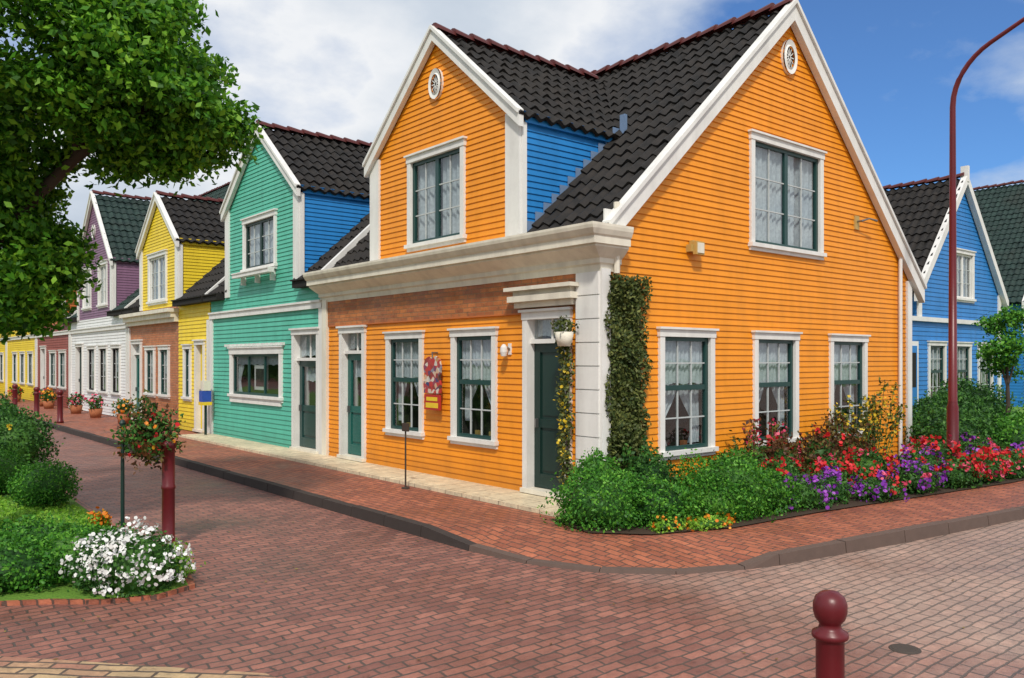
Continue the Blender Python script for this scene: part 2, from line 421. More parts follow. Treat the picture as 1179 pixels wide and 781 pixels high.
def door(mb,fr,u0,u1,z0,z1,leaf='dgreen',T='white',transom=.0,glass=True,cas=.1,rec=.08):
    fr.box(mb,u0,u0+cas,-.0,.055,z0,z1-cas,T); fr.box(mb,u1-cas,u1,-.0,.055,z0,z1-cas,T)
    fr.box(mb,u0-.01,u1+.01,-.0,.065,z1-cas,z1,T); fr.box(mb,u0-.04,u1+.04,0,.10,z1,z1+.035,T)
    a0,a1=u0+cas,u1-cas; zt=z1-cas
    for u in (a0,a1): mb.add([fr.p(u,.0,z0),fr.p(u,-.3,z0),fr.p(u,-.3,zt),fr.p(u,.0,zt)],[(0,1,2,3)],T)
    fr.quad(mb,a0,a1,-.3,z0,zt,'dark')
    mb.add([fr.p(a0,0,zt),fr.p(a1,0,zt),fr.p(a1,-.3,zt),fr.p(a0,-.3,zt)],[(0,1,2,3)],T)
    fr.box(mb,u0,u1,-.3,.10,z0-.06,z0,'cream')
    zd=zt-transom
    if transom:
        fr.box(mb,a0,a1,-rec-.05,-.01,zd-.03,zd+.03,T)
        fr.quad(mb,a0,a1,-rec-.01,zd+.03,zt,'glass')
        curtain(mb,fr,a0,a1,zd+.05,zt,-rec-.05)
        um=(a0+a1)/2; fr.box(mb,um-.012,um+.012,-rec-.02,-rec+.01,zd+.03,zt,T)
        zd-=.03
    st=.12
    fr.box(mb,a0+.002,a0+st,-rec-.05,-rec,z0+.01,zd,leaf); fr.box(mb,a1-st,a1-.002,-rec-.05,-rec,z0+.01,zd,leaf)
    zs=[z0+.01,z0+.2,z0+(zd-z0)*.42,z0+(zd-z0)*.42+.12,zd-.12,zd]
    fr.box(mb,a0+st,a1-st,-rec-.049,-rec-.001,zs[0],zs[1],leaf); fr.box(mb,a0+st,a1-st,-rec-.049,-rec-.001,zs[2],zs[3],leaf); fr.box(mb,a0+st,a1-st,-rec-.049,-rec-.001,zs[4],zs[5],leaf)
    fr.box(mb,a0+st,a1-st,-rec-.04,-rec-.025,zs[1],zs[2],leaf)
    fr.box(mb,a0+st+.05,a1-st-.05,-rec-.03,-rec-.01,zs[1]+.05,zs[2]-.05,leaf)
    if glass:
        fr.quad(mb,a0+st,a1-st,-rec-.03,zs[3],zs[4],'glass')
        curtain(mb,fr,a0+st,a1-st,zs[3]+(zs[4]-zs[3])*.6,zs[4],-rec-.09)
    else:
        fr.box(mb,a0+st,a1-st,-rec-.04,-rec-.025,zs[3],zs[4],leaf); fr.box(mb,a0+st+.05,a1-st-.05,-rec-.03,-rec-.01,zs[3]+.05,zs[4]-.05,leaf)
    fr.box(mb,a1-st+.03,a1-st+.06,-rec,-rec+.05,zs[2],zs[2]+.12,'metal')
def vent(mb,fr,u,z,ru,rz):
    n=28
    def ring(r0,r1,na,nb,mat):
        vs=[]
        for i in range(n):
            t=2*math.pi*i/n
            for (a,b,k) in ((ru*r0,rz*r0,nb),(ru*r1,rz*r1,na)): 
                vs.append(fr.p(u+math.cos(t)*a,k,z+math.sin(t)*b))
        fs=[(2*i,2*i+1,(2*i+3)%(2*n),(2*i+2)%(2*n)) for i in range(n)]; mb.add(vs,fs,mat)
    ring(.62,.72,.05,.07,'white'); ring(.72,1.0,.07,.05,'white'); ring(1.0,1.02,.05,.0,'white')
    mb.add([fr.p(u+math.cos(2*math.pi*i/n)*ru*.64,.03,z+math.sin(2*math.pi*i/n)*rz*.64) for i in range(n)],[tuple(range(n))],'dark')
    for i in range(6):
        t=math.pi*i/6; c,s=math.cos(t),math.sin(t)
        p=[fr.p(u+c*ru*.64+s*.008,.045,z+s*rz*.64-c*.008),fr.p(u+c*ru*.64-s*.008,.045,z+s*rz*.64+c*.008),fr.p(u-c*ru*.64-s*.008,.045,z-s*rz*.64+c*.008),fr.p(u-c*ru*.64+s*.008,.045,z-s*rz*.64-c*.008)]
        mb.add(p,[(0,1,2,3)],'white')
def tube(mb,pts,rad,mat,seg=10,cap=True):
    pts=[Vector(p) for p in pts]; rings=[]
    for i,p in enumerate(pts):
        d=(pts[min(i+1,len(pts)-1)]-pts[max(i-1,0)]).normalized()
        ref=Vector((0,0,1)) if abs(d.z)<.9 else Vector((1,0,0))
        a=d.cross(ref).normalized(); b=d.cross(a).normalized()
        rings.append([tuple(p+a*math.cos(2*math.pi*k/seg)*rad[i]+b*math.sin(2*math.pi*k/seg)*rad[i]) for k in range(seg)])
    vs=[v for r in rings for v in r]; fs=[]
    for i in range(len(rings)-1):
        for k in range(seg):
            fs.append((i*seg+k,i*seg+(k+1)%seg,(i+1)*seg+(k+1)%seg,(i+1)*seg+k))
    if cap: fs.append(tuple(range(seg))); fs.append(tuple((len(rings)-1)*seg+k for k in range(seg)))
    mb.add(vs,fs,mat)
def lathe(mb,c,prof,mat,seg=24):
    vs=[];fs=[]
    for r,z in prof:
        for k in range(seg):
            t=2*math.pi*k/seg; vs.append((c[0]+r*math.cos(t),c[1]+r*math.sin(t),c[2]+z))
    for i in range(len(prof)-1):
        for k in range(seg):
            fs.append((i*seg+k,i*seg+(k+1)%seg,(i+1)*seg+(k+1)%seg,(i+1)*seg+k))
    mb.add(vs,fs,mat)

# ------------------------------------------------------------ foliage
def leaf_verts(P,Nrm,size,shape='leaf',rand=.6,jit=.35):
    n=len(P)
    r=rng.normal(size=(n,3)); r/=np.linalg.norm(r,axis=1)[:,None]
    nn=Nrm*(1-rand)+r*rand; nn/=np.linalg.norm(nn,axis=1)[:,None]+1e-9
    a=np.cross(nn,rng.normal(size=(n,3))); a/=np.linalg.norm(a,axis=1)[:,None]+1e-9
    b=np.cross(nn,a)
    s=(size*(1+jit*(rng.random(n)*2-1)))[:,None]
    if shape=='leaf':
        V=np.stack([P-a*s*.5,P+b*s*.28-nn*s*.06,P+a*s*.5,P-b*s*.28-nn*s*.06],axis=1)
        k=4
    else:
        V=np.stack([P+(a*math.cos(t)+b*math.sin(t))*s*.5 for t in [i*math.pi/3 for i in range(6)]],axis=1); k=6
    return V.reshape(-1,3),k
def blob_pts(c,r,n,shell=.7,lump=.18,zmin=None):
    d=rng.normal(size=(n,3)); d/=np.linalg.norm(d,axis=1)[:,None]
    ph=rng.random(6)*6
    l=1+lump*(np.sin(d[:,0]*4.3+ph[0])*np.sin(d[:,1]*5.1+ph[1])+.6*np.sin(d[:,2]*7+ph[2]+d[:,0]*6)+.35*np.sin(d[:,0]*13+ph[3])*np.sin(d[:,2]*12+ph[4]))
    rad=(shell+(1-shell)*rng.random(n)**.6)*l
    P=np.array(c)+d*rad[:,None]*np.array(r)
    if zmin is not None:
        k=P[:,2]>zmin; P=P[k]; d=d[k]
    return P,d
def foliage_object(name,groups,parent=None,extra=None):
    Vs=[];sizes=[];mats=[];slots=[]
    for P,Nn,size,mat,shape,rand in groups:
        V,k=leaf_verts(P,Nn,size,shape,rand)
        if mat not in slots: slots.append(mat)
        Vs.append(V); sizes+= [k]*(len(V)//k); mats+=[slots.index(mat)]*(len(V)//k)
    V=np.concatenate(Vs); sizes=np.array(sizes)
    nl=len(V)
    if extra is not None: V=np.concatenate([V,np.array(extra.v)])
    me=bpy.data.meshes.new(name)
    loops=list(range(nl)); 
    tot=list(sizes)
    if extra is not None:
        for f,m_ in zip(extra.f,extra.m):
            loops+=[nl+i for i in f]; tot.append(len(f))
            s=extra.slots[m_]
            if s not in slots: slots.append(s)
            mats.append(slots.index(s))
    tot=np.array(tot,dtype=np.int32); start=np.concatenate([[0],np.cumsum(tot)[:-1]]).astype(np.int32)
    me.vertices.add(len(V)); me.vertices.foreach_set('co',V.astype(np.float32).ravel())
    me.loops.add(len(loops)); me.loops.foreach_set('vertex_index',np.array(loops,dtype=np.int32))
    me.polygons.add(len(tot)); me.polygons.foreach_set('loop_start',start); me.polygons.foreach_set('loop_total',tot)
    me.polygons.foreach_set('material_index',np.array(mats,dtype=np.int32))
    for s in slots: me.materials.append(M[s])
    me.update(calc_edges=True); me.validate()
    ob=bpy.data.objects.new(name,me); scene.collection.objects.link(ob)
    if parent: attach(ob,parent)
    return ob
def core(mb,c,r,mat='leaf_dark'):
    seg,rings=14,8; vs=[];fs=[]
    for j in range(rings+1):
        t=math.pi*j/rings
        for i in range(seg):
            a=2*math.pi*i/seg; k=.74*(1+.08*math.sin(3*a+j))
            vs.append((c[0]+r[0]*k*math.sin(t)*math.cos(a),c[1]+r[1]*k*math.sin(t)*math.sin(a),c[2]+r[2]*k*math.cos(t)))
    for j in range(rings):
        for i in range(seg): fs.append((j*seg+i,j*seg+(i+1)%seg,(j+1)*seg+(i+1)%seg,(j+1)*seg+i))
    mb.add(vs,fs,mat)
def bush(name,blobs,mat='leaf_box',size=.05,dens=2600,flowers=None,zmin=.1,lump=.16,clump=9):
    ex=MB(); g=[]
    for b in blobs:
        c=b[:3]; r=b[3:6]; area=(r[0]*r[1]+r[0]*r[2]+r[1]*r[2])
        n=int(dens*area*2.2)
        P,d=blob_pts(c,r,n,.70,lump,zmin); g.append((P,d,size,mat,'leaf',.6))
        P,d=blob_pts(c,(r[0]*1.1,r[1]*1.1,r[2]*1.14),int(n*.07),.9,lump,zmin); g.append((P,d,size,mat,'leaf',.9))
        core(ex,c,(r[0]*.95,r[1]*.95,r[2]*.95))
        if flowers:
            for fm,cnt,fs in flowers:
                # flower heads come in clusters
                nc=max(4,int(cnt*area*2/clump))
                C,dc=blob_pts(c,(r[0]*1.04,r[1]*1.04,r[2]*1.06),nc,.93,lump,zmin+.03)
                C=np.repeat(C,clump,axis=0); dc=np.repeat(dc,clump,axis=0)
                P=C+rng.normal(size=C.shape)*fs*.75; k=(dc[:,2]>-.25)&(P[:,2]>zmin+.02)
                g.append((P[k],dc[k],fs,fm,'disc',.5))
    return foliage_object(name,g,None,ex)

# ------------------------------------------------------------ ground, roads
def sheet(name,pts,z,mat):
    mb=MB(); mb.add([(p[0],p[1],z) for p in pts],[tuple(range(len(pts)))],mat); return mb.build(name)
sheet('ground',[(-500,-500),(500,-500),(500,500),(-500,500)],-.03,'grass')
sheet('road',[(-30,-40),(60,-40),(60,6),(2,6),(2,90),(-30,90)],0,'road')
path=[(-2.3,85,.12),(-2.3,20,.12),(-2.3,3,.12),(-2.3,.6,.12),(-2.3,-.3,.05),(-2.2,-1.1,.02),(-1.9,-1.8,.02),(-1.4,-2.3,.02),(-.75,-2.6,.02),(-.35,-2.72,.10),(1.6,-3.04,.12),(4.15,-3.37,.12),(12,-4.3,.12),(60,-10.0,.12)]
def offs(path,d):
    out=[]
    for i,p in enumerate(path):
        a=Vector(path[max(i-1,0)][:2]); b=Vector(path[min(i+1,len(path)-1)][:2]); t=(b-a).normalized()
        nrm=Vector((-t.y,t.x)); out.append((p[0]+nrm.x*d,p[1]+nrm.y*d))
    return out
inner=offs(path,1.0); k0=offs(path,.10)
mb=MB()
n=len(path)
vs=[(k0[i][0],k0[i][1],path[i][2]) for i in range(n)]+[(inner[i][0],inner[i][1],.12) for i in range(n)]
mb.add(vs,[(i,i+1,n+i+1,n+i) for i in range(n-1)],'walk')
mb.add([(p[0],p[1],.12) for p in inner]+[(60,85,.12)],[tuple(range(n+1))],'walk')
mb.build('pavement')
mb=MB(); seglen=.9
dense=[]
for i in range(n-1):
    a=Vector(path[i]);b=Vector(path[i+1]);k=max(1,int(round((b-a).length/seglen)))
    if a.y>60 : k=6
    for j in range(k): dense.append(tuple(a.lerp(b,j/k)))
dense.append(path[-1])
o1=offs(dense,-.02); o2=offs(dense,.11)
for i in range(len(dense)-1):
    jz=random.uniform(-.006,.006)
    za,zb=dense[i][2]+.008+jz,dense[i+1][2]+.008+jz
    A=Vector(o1[i]);B=Vector(o1[i+1]);C=Vector(o2[i+1]);D=Vector(o2[i])
    g=.006/max((B-A).length,.1)
    A2=A.lerp(B,g);B2=A.lerp(B,1-g);D2=D.lerp(C,g);C2=D.lerp(C,1-g)
    e=(D2-A2)*.12
    m='kerbd' if dense[i][1]>.0 else 'kerbb'
    mb.hexa([(A2.x,A2.y,-.02),(B2.x,B2.y,-.02),(C2.x,C2.y,-.02),(D2.x,D2.y,-.02),(A2.x+e.x,A2.y+e.y,za),(B2.x+e.x,B2.y+e.y,zb),(C2.x,C2.y,zb),(D2.x,D2.y,za)],m)
mb.build('kerb')
mb=MB(); mb.box((-.76,.0,.10),(-.001,13.6,.17),'stoop'); mb.build('stoop')
verge=[(-4.92,.55),(-5.02,.12),(-5.35,-.02),(-5.75,.12),(-6.1,.42),(-6.6,.72),(-8,1.6),(-16,7),(-16,80),(-5.0,80),(-4.6,30),(-4.55,10),(-4.8,4.5),(-4.88,2)]
sheet('verge',verge[::-1],.03,'grass')
mb=MB(); V2=[(p[0],p[1],.05) for p in verge]
oo=offs(V2,-.10); oi=offs(V2,.02)
for i in range(len(V2)-1):
    if V2[i][0]<-15 and V2[i+1][0]<-15: continue
    a,b,c,d=oo[i],oo[i+1],oi[i+1],oi[i]
    mb.hexa([(a[0],a[1],-.02),(b[0],b[1],-.02),(c[0],c[1],-.02),(d[0],d[1],-.02),(a[0],a[1],.025),(b[0],b[1],.025),(c[0],c[1],.035),(d[0],d[1],.035)],'walk')
mb.build('verge_edging')
sheet('buff_pavement',[(-7.2,-.5),(-6.6,-.75),(-5.35,-2.2),(-5.0,-4),(-9,-6),(-14,-1),(-14,1.2)],.006,'buff')
sheet('flower_bed_soil',[(-.95,-.12),(-1.15,-.9),(-.7,-1.4),(.3,-1.75),(1.8,-1.85),(6.5,-2.45),(9.6,-2.6),(9.6,-.03),(-.05,-.03)],.135,'soil')
sheet('lawn',[(8.6,-2.3),(26,-3.5),(40,-4),(40,30),(8.6,30)],.139,'grass')
mb=MB(); lathe(mb,(-1.77,-4.6,0),[(0,.010),(.085,.010),(.09,.006),(.10,.006),(.105,.002)],'iron',24); mb.build('manhole_cover')
n_=260; P=np.stack([rng.uniform(-6.5,4,n_),rng.uniform(-5,9,n_),np.full(n_,.012)],axis=1)
k=(P[:,0]<-2.4)|(P[:,1]<-3.6); P=P[k]
foliage_object('fallen_leaves',[(P,np.tile(np.array([[0,0,1.]]),(len(P),1)),.035,'dead_leaf','leaf',.12)])

# ------------------------------------------------------------ houses
XR=4.2; ZE=3.62; SL=.93
def dormer(e,W,R,T,d0,d1,zb,ze,za,cu,cs,wins,roofm='roof',cb=.24,ventz=None,bw=.21):
    f=front(0); mid=(d0+d1)/2; s=(za-ze)/(mid-d0)
    lo=lambda z: d0 if z<ze else d0+(z-ze)/s
    hi=lambda z: d1 if z<ze else d1-(z-ze)/s
    siding(W,f,lo,hi,zb,za-.02,cu,[opening(w) for w in wins])
    for y,fr in ((d0,side(d0)),(d1,sideb(d1))):
        siding(W,fr,lambda z:0.0,lambda z:max(.01,(z-ZE)/SL+.12),max(zb,ZE-.05),ze+.05,cs)
    ov=.09; Lr=(mid-d0+ov)*math.sqrt(1+s*s)
    xe=(za-ZE)/SL+.15
    roof_slope(R,(-.12,d0-ov,ze-ov*s),(1,0,0),(0,1,s),xe+.12,Lr,roofm)
    roof_slope(R,(-.12,d1+ov,ze-ov*s),(1,0,0),(0,-1,s),xe+.12,Lr,roofm)
    ridge(R,(-.08,mid,za+.08),(xe-.1,mid,za+.08))
    for u in (d0-ov-.02,d1+ov+.02):
        f.slopeboard(T,u,ze-(ov+.02)*s+.09,mid,za+.10,bw,.03,.12,'white')
        f.slopeboard(T,u,ze-(ov+.02)*s+.12,mid,za+.13,.06,.03,.155,'white')
    f.box(T,d0-.03,d0+cb,.0,.05,zb,ze+s*cb*.2,'white'); f.box(T,d1-cb,d1+.03,.0,.05,zb,ze+s*cb*.2,'white')
    T.box((0.002,d0-.045,zb),(.09,d0-.028,ze-.1),'white'); 
    T.box((.05,d0-.06,ze-.12),(1.95,d0-.02,ze-.04),cs)
    for w in wins: window(T,f,w)
    if ventz: vent(T,f,mid,ventz,.17,.24)
def main_roof(R,T,y0,y1,dorm=None,roofm='roof',xr=XR,x0=0,eave=.0):
    def skip(q):
        return dorm is not None and dorm[0]+.12<q.y<dorm[1]-.12 and q.z<dorm[2]-.15
    Ls=(xr+eave)*math.sqrt(1+SL*SL)
    roof_slope(R,(x0-eave,y0,ZE-eave*SL),(0,1,0),(1,0,SL),y1-y0,Ls,roofm,skip)
    roof_slope(R,(x0+2*xr+.25,y0,ZE-.25*SL),(0,1,0),(-1,0,SL),y1-y0,(xr+.25)*math.sqrt(1+SL*SL),roofm)
    zr=ZE+SL*xr
    ridge(R,(x0+xr,y0,zr+.09),(x0+xr,y1,zr+.09))
def finish(e,parts):
    for nme,mb in parts.items(): mb.build(nme,e)

# ---- orange house
e=empty('orange_house',(0,0,.12))
W,R,T,WI,DR,CO=MB(),MB(),MB(),MB(),MB(),MB()
f=front(0); g=side(0)
Y1=7.40
wl=[dict(u=(2.07,3.18),z=(.80,2.46)),dict(u=(3.97,5.10),z=(.80,2.46))]
ops=[opening(w) for w in wl]+[(.62,1.40,.1,2.62),(5.88,6.70,.1,2.55)]
siding(W,f,lambda z:.30,lambda z:Y1,.17,2.66,'orange',ops)
f.box(W,.30,.5,.0,.035,2.66,3.2,'bandbrick'); f.box(W,.5,7.25,.0,.0345,2.66,3.2,'bandbrick')
f.box(T,1.5,7.2,.0,.045,2.64,2.66,'rust')
for w in wl: window(WI,f,w)
door(DR,f,.52,1.47,.24,2.66,'dgreen',transom=.30,glass=False)
door(DR,f,5.82,6.76,.24,2.60,'gdoor',transom=.35)
f.box(T,.42,1.57,.0,.12,2.72,2.80,'cream'); f.box(T,.36,1.63,.0,.2,2.80,2.88,'cream'); f.box(T,.42,1.57,.0,.14,2.88,2.95,'cream'); f.box(T,.33,1.66,.0,.24,2.95,3.0,'cream')
z=.14
f.box(T,.0,.38,.002,.045,.12,3.16,'white')
while z<3.1:
    h=.285
    f.box(T,-.012,.39,.0,.075,z,min(z+h,3.15),'white'); z+=h+.014
T.box((-.05,-.06,.12),(.10,-.002,3.15),'white')
f.box(T,7.24,7.42,.0,.07,.12,3.16,'cream')
prof=[(0,3.12),(.05,3.12),(.06,3.20),(.10,3.22),(.10,3.28),(.16,3.31),(.24,3.36),(.30,3.40),(.30,3.43),(.35,3.43),(.35,3.52),(.38,3.54),(.42,3.60),(.43,3.64),(.43,3.67),(0,3.70)]
lines=[[(.30,-o*.62,z),(-o,-o*.62,z),(-o,7.5,z)] for o,z in prof]
vs=[p for l in lines for p in l]; fs=[]
for i in range(len(prof)-1):
    for k in range(2): fs.append((i*3+k,i*3+k+1,(i+1)*3+k+1,(i+1)*3+k))
fs.append(tuple(i*3 for i in range(len(prof)))); fs.append(tuple(i*3+2 for i in range(len(prof))))
CO.add(vs,fs,'cream')
CO.build('cornice',e)
gw=[dict(u=(1.07,2.27),z=(.74,2.42)),dict(u=(3.25,4.47),z=(.74,2.42)),dict(u=(5.45,6.70),z=(.74,2.42)),dict(u=(3.16,5.22),z=(3.74,5.42),kind='casement')]
lo=lambda z:max(0.0,(z-ZE)/SL); hi=lambda z:8.4-max(0.0,(z-ZE)/SL)
siding(W,g,lo,hi,.14,ZE+SL*XR-.05,'orange',[opening(w) for w in gw])
for w in gw: window(WI,g,w)
vent(T,g,4.2,6.78,.19,.27)
for sgn,u in ((1,-.02),(-1,8.75)):
    zz=ZE+SL*(u if sgn>0 else 8.4-u)
    g.slopeboard(T,u,zz+.11,4.2,ZE+SL*4.2+.11,.30,.03,.14,'white')
    g.slopeboard(T,u,zz+.14,4.2,ZE+SL*4.2+.14,.07,.03,.18,'white')
g.box(T,8.24,8.42,.0,.05,.14,3.5,'white')
g.box(T,.0,.14,.03,.055,3.66,3.9,'white')
tube(T,[(7.9,-.07,.15),(7.9,-.07,3.95)],[.035,.035],'white',8)
tube(T,[(.2,-.07,3.1),(.2,-.07,4.0)],[.04,.04],'cream',8)
back(8.4).quad(W,0,Y1,0,.1,3.6,'orange')
W.add([(0,Y1,.1),(8.4,Y1,.1),(8.4,Y1,ZE),(4.2,Y1,ZE+SL*4.2),(0,Y1,ZE)],[(0,1,2,3,4)],'orange')
dw=[dict(u=(2.84,4.42),z=(3.88,5.36),kind='casement')]
dormer(e,W,R,T,1.58,5.60,3.66,5.46,7.16,'orange','blue',dw,ventz=6.38,cb=.27)
main_roof(R,T,-.12,Y1+.05,(1.58,5.60,5.46))
ff=side(Y1+.16)
ff.slopeboard(T,-.1,ZE-.1*SL+.17,4.2,ZE+SL*4.2+.17,.30,.0,.1,'white')
for i in range(12):
    x=.10+i*.16; zz=ZE+SL*x
    T.box((x,1.58-.034,zz+.0),(x+.165,1.58-.022,zz+.06+.19),'lead')
T.box((1.98,1.42,5.42),(2.04,1.52,5.80),'lead')
finish(e,{'walls':W,'roof':R,'trim':T,'windows':WI,'doors':DR})
mb=MB(); g.box(mb,1.66,1.92,.0,.10,3.50,3.60,'brass'); g.box(mb,1.70,1.88,.1,.16,3.46,3.64,'brass'); g.box(mb,1.72,1.86,.16,.17,3.48,3.62,'cream'); g.box(mb,1.72,1.86,.02,.08,3.60,3.66,'brass'); mb.build('wall_floodlight')
mb=MB(); tube(mb,[(6.35,-.02,4.42),(6.35,-.12,4.42),(6.5,-.18,4.47),(6.72,-.2,4.45)],[.018,.018,.014,.022],'metal',8); g.box(mb,6.28,6.42,0,.04,4.28,4.52,'brass'); mb.build('wall_bracket')
mb=MB(); tube(mb,[(-.02,1.78,2.15),(-.12,1.78,2.2)],[.02,.02],'metal',8); lathe(mb,(-.13,1.78,2.05),[(0,0),(.04,.01),(.055,.07),(.05,.13),(.025,.17),(0,.18)],'white',14); f.box(mb,1.75,1.81,.0,.03,2.08,2.24,'white'); mb.build('wall_lantern')
es=empty('hanging_shop_sign',(-.1,3.55,1.6))
mb=MB(); f.box(mb,3.36,3.78,.10,.13,1.22,1.46,'signred'); f.box(mb,3.40,3.74,.13,.134,1.25,1.33,'signyel'); f.box(mb,3.42,3.72,.13,.134,1.36,1.42,'signyel')
fz=Fr((-.1,0,0),(0,1,0),(-1,0,0))
pts=[(3.35,1.48),(3.79,1.48),(3.81,1.62),(3.77,1.74),(3.81,1.90),(3.76,2.02),(3.66,2.06),(3.57,2.02),(3.47,2.07),(3.37,2.01),(3.33,1.88),(3.37,1.72),(3.33,1.6)]
nn_=len(pts)
mb.add([fz.p(a,.03,b) for a,b in pts]+[fz.p(a,0,b) for a,b in pts],[tuple(range(nn_)),tuple(range(nn_,2*nn_))]+[(i,(i+1)%nn_,nn_+(i+1)%nn_,nn_+i) for i in range(nn_)],'poster')
tube(mb,[(-.12,3.45,1.45),(-.12,3.45,1.5)],[.008,.008],'metal',5)
tube(mb,[(-.02,3.57,2.12),(-.13,3.57,2.12)],[.015,.015],'metal',6); tube(mb,[(-.12,3.57,2.12),(-.12,3.57,2.0)],[.01,.01],'metal',6); mb.build('board',es)
mb=MB(); tube(mb,[(-.95,3.05,.12),(-.95,3.05,1.0)],[.014,.012],'bark',8); mb.box((-.97,2.98,.96),(-.93,3.12,1.08),'bark'); lathe(mb,(-.95,3.05,.12),[(0,0),(.06,0),(.06,.02),(.02,.03)],'bark',10); mb.build('garden_stake')

def street_house(name,y0,y1,dm,col_low,col_up,col_side,low_w,up_w,doors=(),roofm='roof',band=True,cornice=False,zlow=3.5,split=None,ventz=None,gutter='dark'):
    e=empty(name,(0,(y0+y1)/2,.12)); W,R,T,WI,DR=MB(),MB(),MB(),MB(),MB(); f=front(0)
    ops=[opening(w) for w in low_w]+[(d[0]+.06,d[1]-.06,.1,d[3]-.06) for d in doors]
    d0,d1,ze,za=dm
    parts=[(y0,y1,col_low)] if not split else [(y0,split[0],split[1]),(split[0],y1,col_low)]
    for a,b,c in parts:
        siding(W,f,lambda z:a,lambda z:b,.14,zlow,c,[o for o in ops if a<o[0]<b],pitch=.10 if 'brick' not in c else .068,out=.018 if 'brick' not in c else .002)
    for w in low_w: window(WI,f,w)
    for d in doors: door(DR,f,*d)
    siding(W,side(y0+.01),lambda z:0,lambda z:8.4,.14,ZE,col_side)
    W.add([(0,y0+.02,ZE),(8.4,y0+.02,ZE),(4.2,y0+.02,ZE+SL*4.2)],[(0,1,2)],col_side)
    W.add([(0,y1-.02,.1),(8.4,y1-.02,.1),(8.4,y1-.02,ZE),(4.2,y1-.02,ZE+SL*4.2),(0,y1-.02,ZE)],[(0,1,2,3,4)],col_side)
    back(8.4).quad(W,y0,y1,0,.1,3.6,col_side)
    dormer(e,W,R,T,d0,d1,zlow,ze,za,col_up,col_side,up_w,roofm,cb=.2,ventz=ventz)
    main_roof(R,T,y0+.04,y1,(d0,d1,ze),roofm,eave=0.02)
    if band: f.box(T,y0+.02,y1-.02,.0,.07,3.02,3.14,'white'); f.box(T,y0+.02,y1-.02,.0,.10,3.14,3.18,'white')
    if cornice: f.box(T,cornice[0],cornice[1],.0,.22,3.18,3.32,'cream'); f.box(T,cornice[0]-.04,cornice[1]+.04,.0,.32,3.32,3.42,'cream'); f.box(T,cornice[0],cornice[1],.0,.12,3.06,3.18,'cream')
    for a,b in ((y0+.02,d0-.12),(d1+.12,y1)):
        if b>a: f.box(T,a,b,.0,.22,ZE-.16,ZE-.03,gutter); f.box(T,a,b,.0,.26,ZE-.03,ZE+.0,gutter)
    f.box(T,y0+.01,y0+.16,.0,.05,.14,3.02,'white'); f.box(T,y1-.16,y1,.0,.05,.14,3.02,'white')
    ff=side(y0+.14); ff.slopeboard(T,-.1,ZE-.1*SL+.15,4.2,ZE+SL*4.2+.15,.2,.0,.1,'white')
    finish(e,{'walls':W,'roof':R,'trim':T,'windows':WI,'doors':DR}); return e
street_house('teal_house',7.44,13.5,(8.54,12.45,5.55,7.15),'teal','teal','blue',
   [dict(u=(9.30,12.2),z=(1.18,2.28),kind='wide',cas=.14)],[dict(u=(9.6,11.4),z=(4.05,5.22),kind='casement',sash='dgreen')],
   doors=[(7.60,8.80,.22,2.62,'green','white',.5)])
mb=MB(); ft=front(0)
for u in np.arange(9.2,12.35,.24): ft.box(mb,u,u+.14,.0,.07,2.32,2.38,'white'); 
ft.box(mb,9.35,12.15,.0,.06,1.02,1.09,'white'); ft.box(mb,9.5,11.5,.12,.26,3.88,3.96,'white'); ft.box(mb,9.5,11.5,.1,.28,3.96,3.985,'white')
for u in (9.7,10.5,11.3): ft.box(mb,u-.02,u+.02,.0,.12,3.72,3.95,'white')
o=mb.build('window_ornament'); attach(o,bpy.data.objects['teal_house'])
street_house('yellow_house',13.56,20.7,(15.95,19.4,5.3,6.72),'orbrick','yellow','yellow',
   [dict(u=(16.7,17.6),z=(1.0,2.4),kind='plain'),dict(u=(18.0,18.9),z=(1.0,2.4),kind='plain'),dict(u=(14.9,15.5),z=(1.0,2.4),kind='plain'),],
   [dict(u=(16.9,18.6),z=(3.7,5.1),kind='casement',sash='white')],
   doors=[(19.3,20.3,.22,2.6,'gdoor','white',.3),(13.9,14.6,.22,2.5,'yellow','white',0)],split=(15.95,'yellow'),cornice=(15.95,20.6),band=False)
street_house('purple_house',20.76,28.6,(22.6,27.4,5.4,7.9),'white_s','purple','purple',
   [dict(u=(21.6,22.7),z=(.9,2.5),kind='plain',sash='dark'),dict(u=(23.2,24.3),z=(.9,2.5),kind='plain',sash='dark'),dict(u=(24.8,25.9),z=(.9,2.5),kind='plain',sash='dark')],
   [dict(u=(23.2,24.4),z=(3.9,5.4),kind='casement',sash='white'),dict(u=(25.4,26.6),z=(3.9,5.4),kind='casement',sash='white')],
   doors=[(26.6,27.7,.22,2.6)],roofm='roofg',ventz=6.6)
street_house('rust_house',28.66,35.2,(30,34,5.2,7.0),'red','rust','rust',
   [dict(u=(29.4,30.6),z=(.9,2.4),kind='plain'),dict(u=(31.2,32.4),z=(.9,2.4),kind='plain')],[dict(u=(31.2,32.8),z=(3.9,5.2),kind='casement')],doors=[(33.2,34.2,.22,2.6)])
street_house('cream_house',35.3,43,(37,41.5,5.3,7.2),'yellow','cream_s','cream_s',
   [dict(u=(36,37.2),z=(.9,2.4),kind='plain'),dict(u=(38,39.2),z=(.9,2.4),kind='plain'),dict(u=(40,41.2),z=(.9,2.4),kind='plain')],[dict(u=(38.4,40.1),z=(3.9,5.2),kind='casement')])
street_house('yellow_house',43.1,51,(45,49.5,5.3,7.2),'yellow','yellow','yellow',
   [dict(u=(44,45.2),z=(.9,2.4),kind='plain'),dict(u=(46,47.2),z=(.9,2.4),kind='plain'),dict(u=(48,49.2),z=(.9,2.4),kind='plain')],[dict(u=(46.4,48.1),z=(3.9,5.2),kind='casement')])
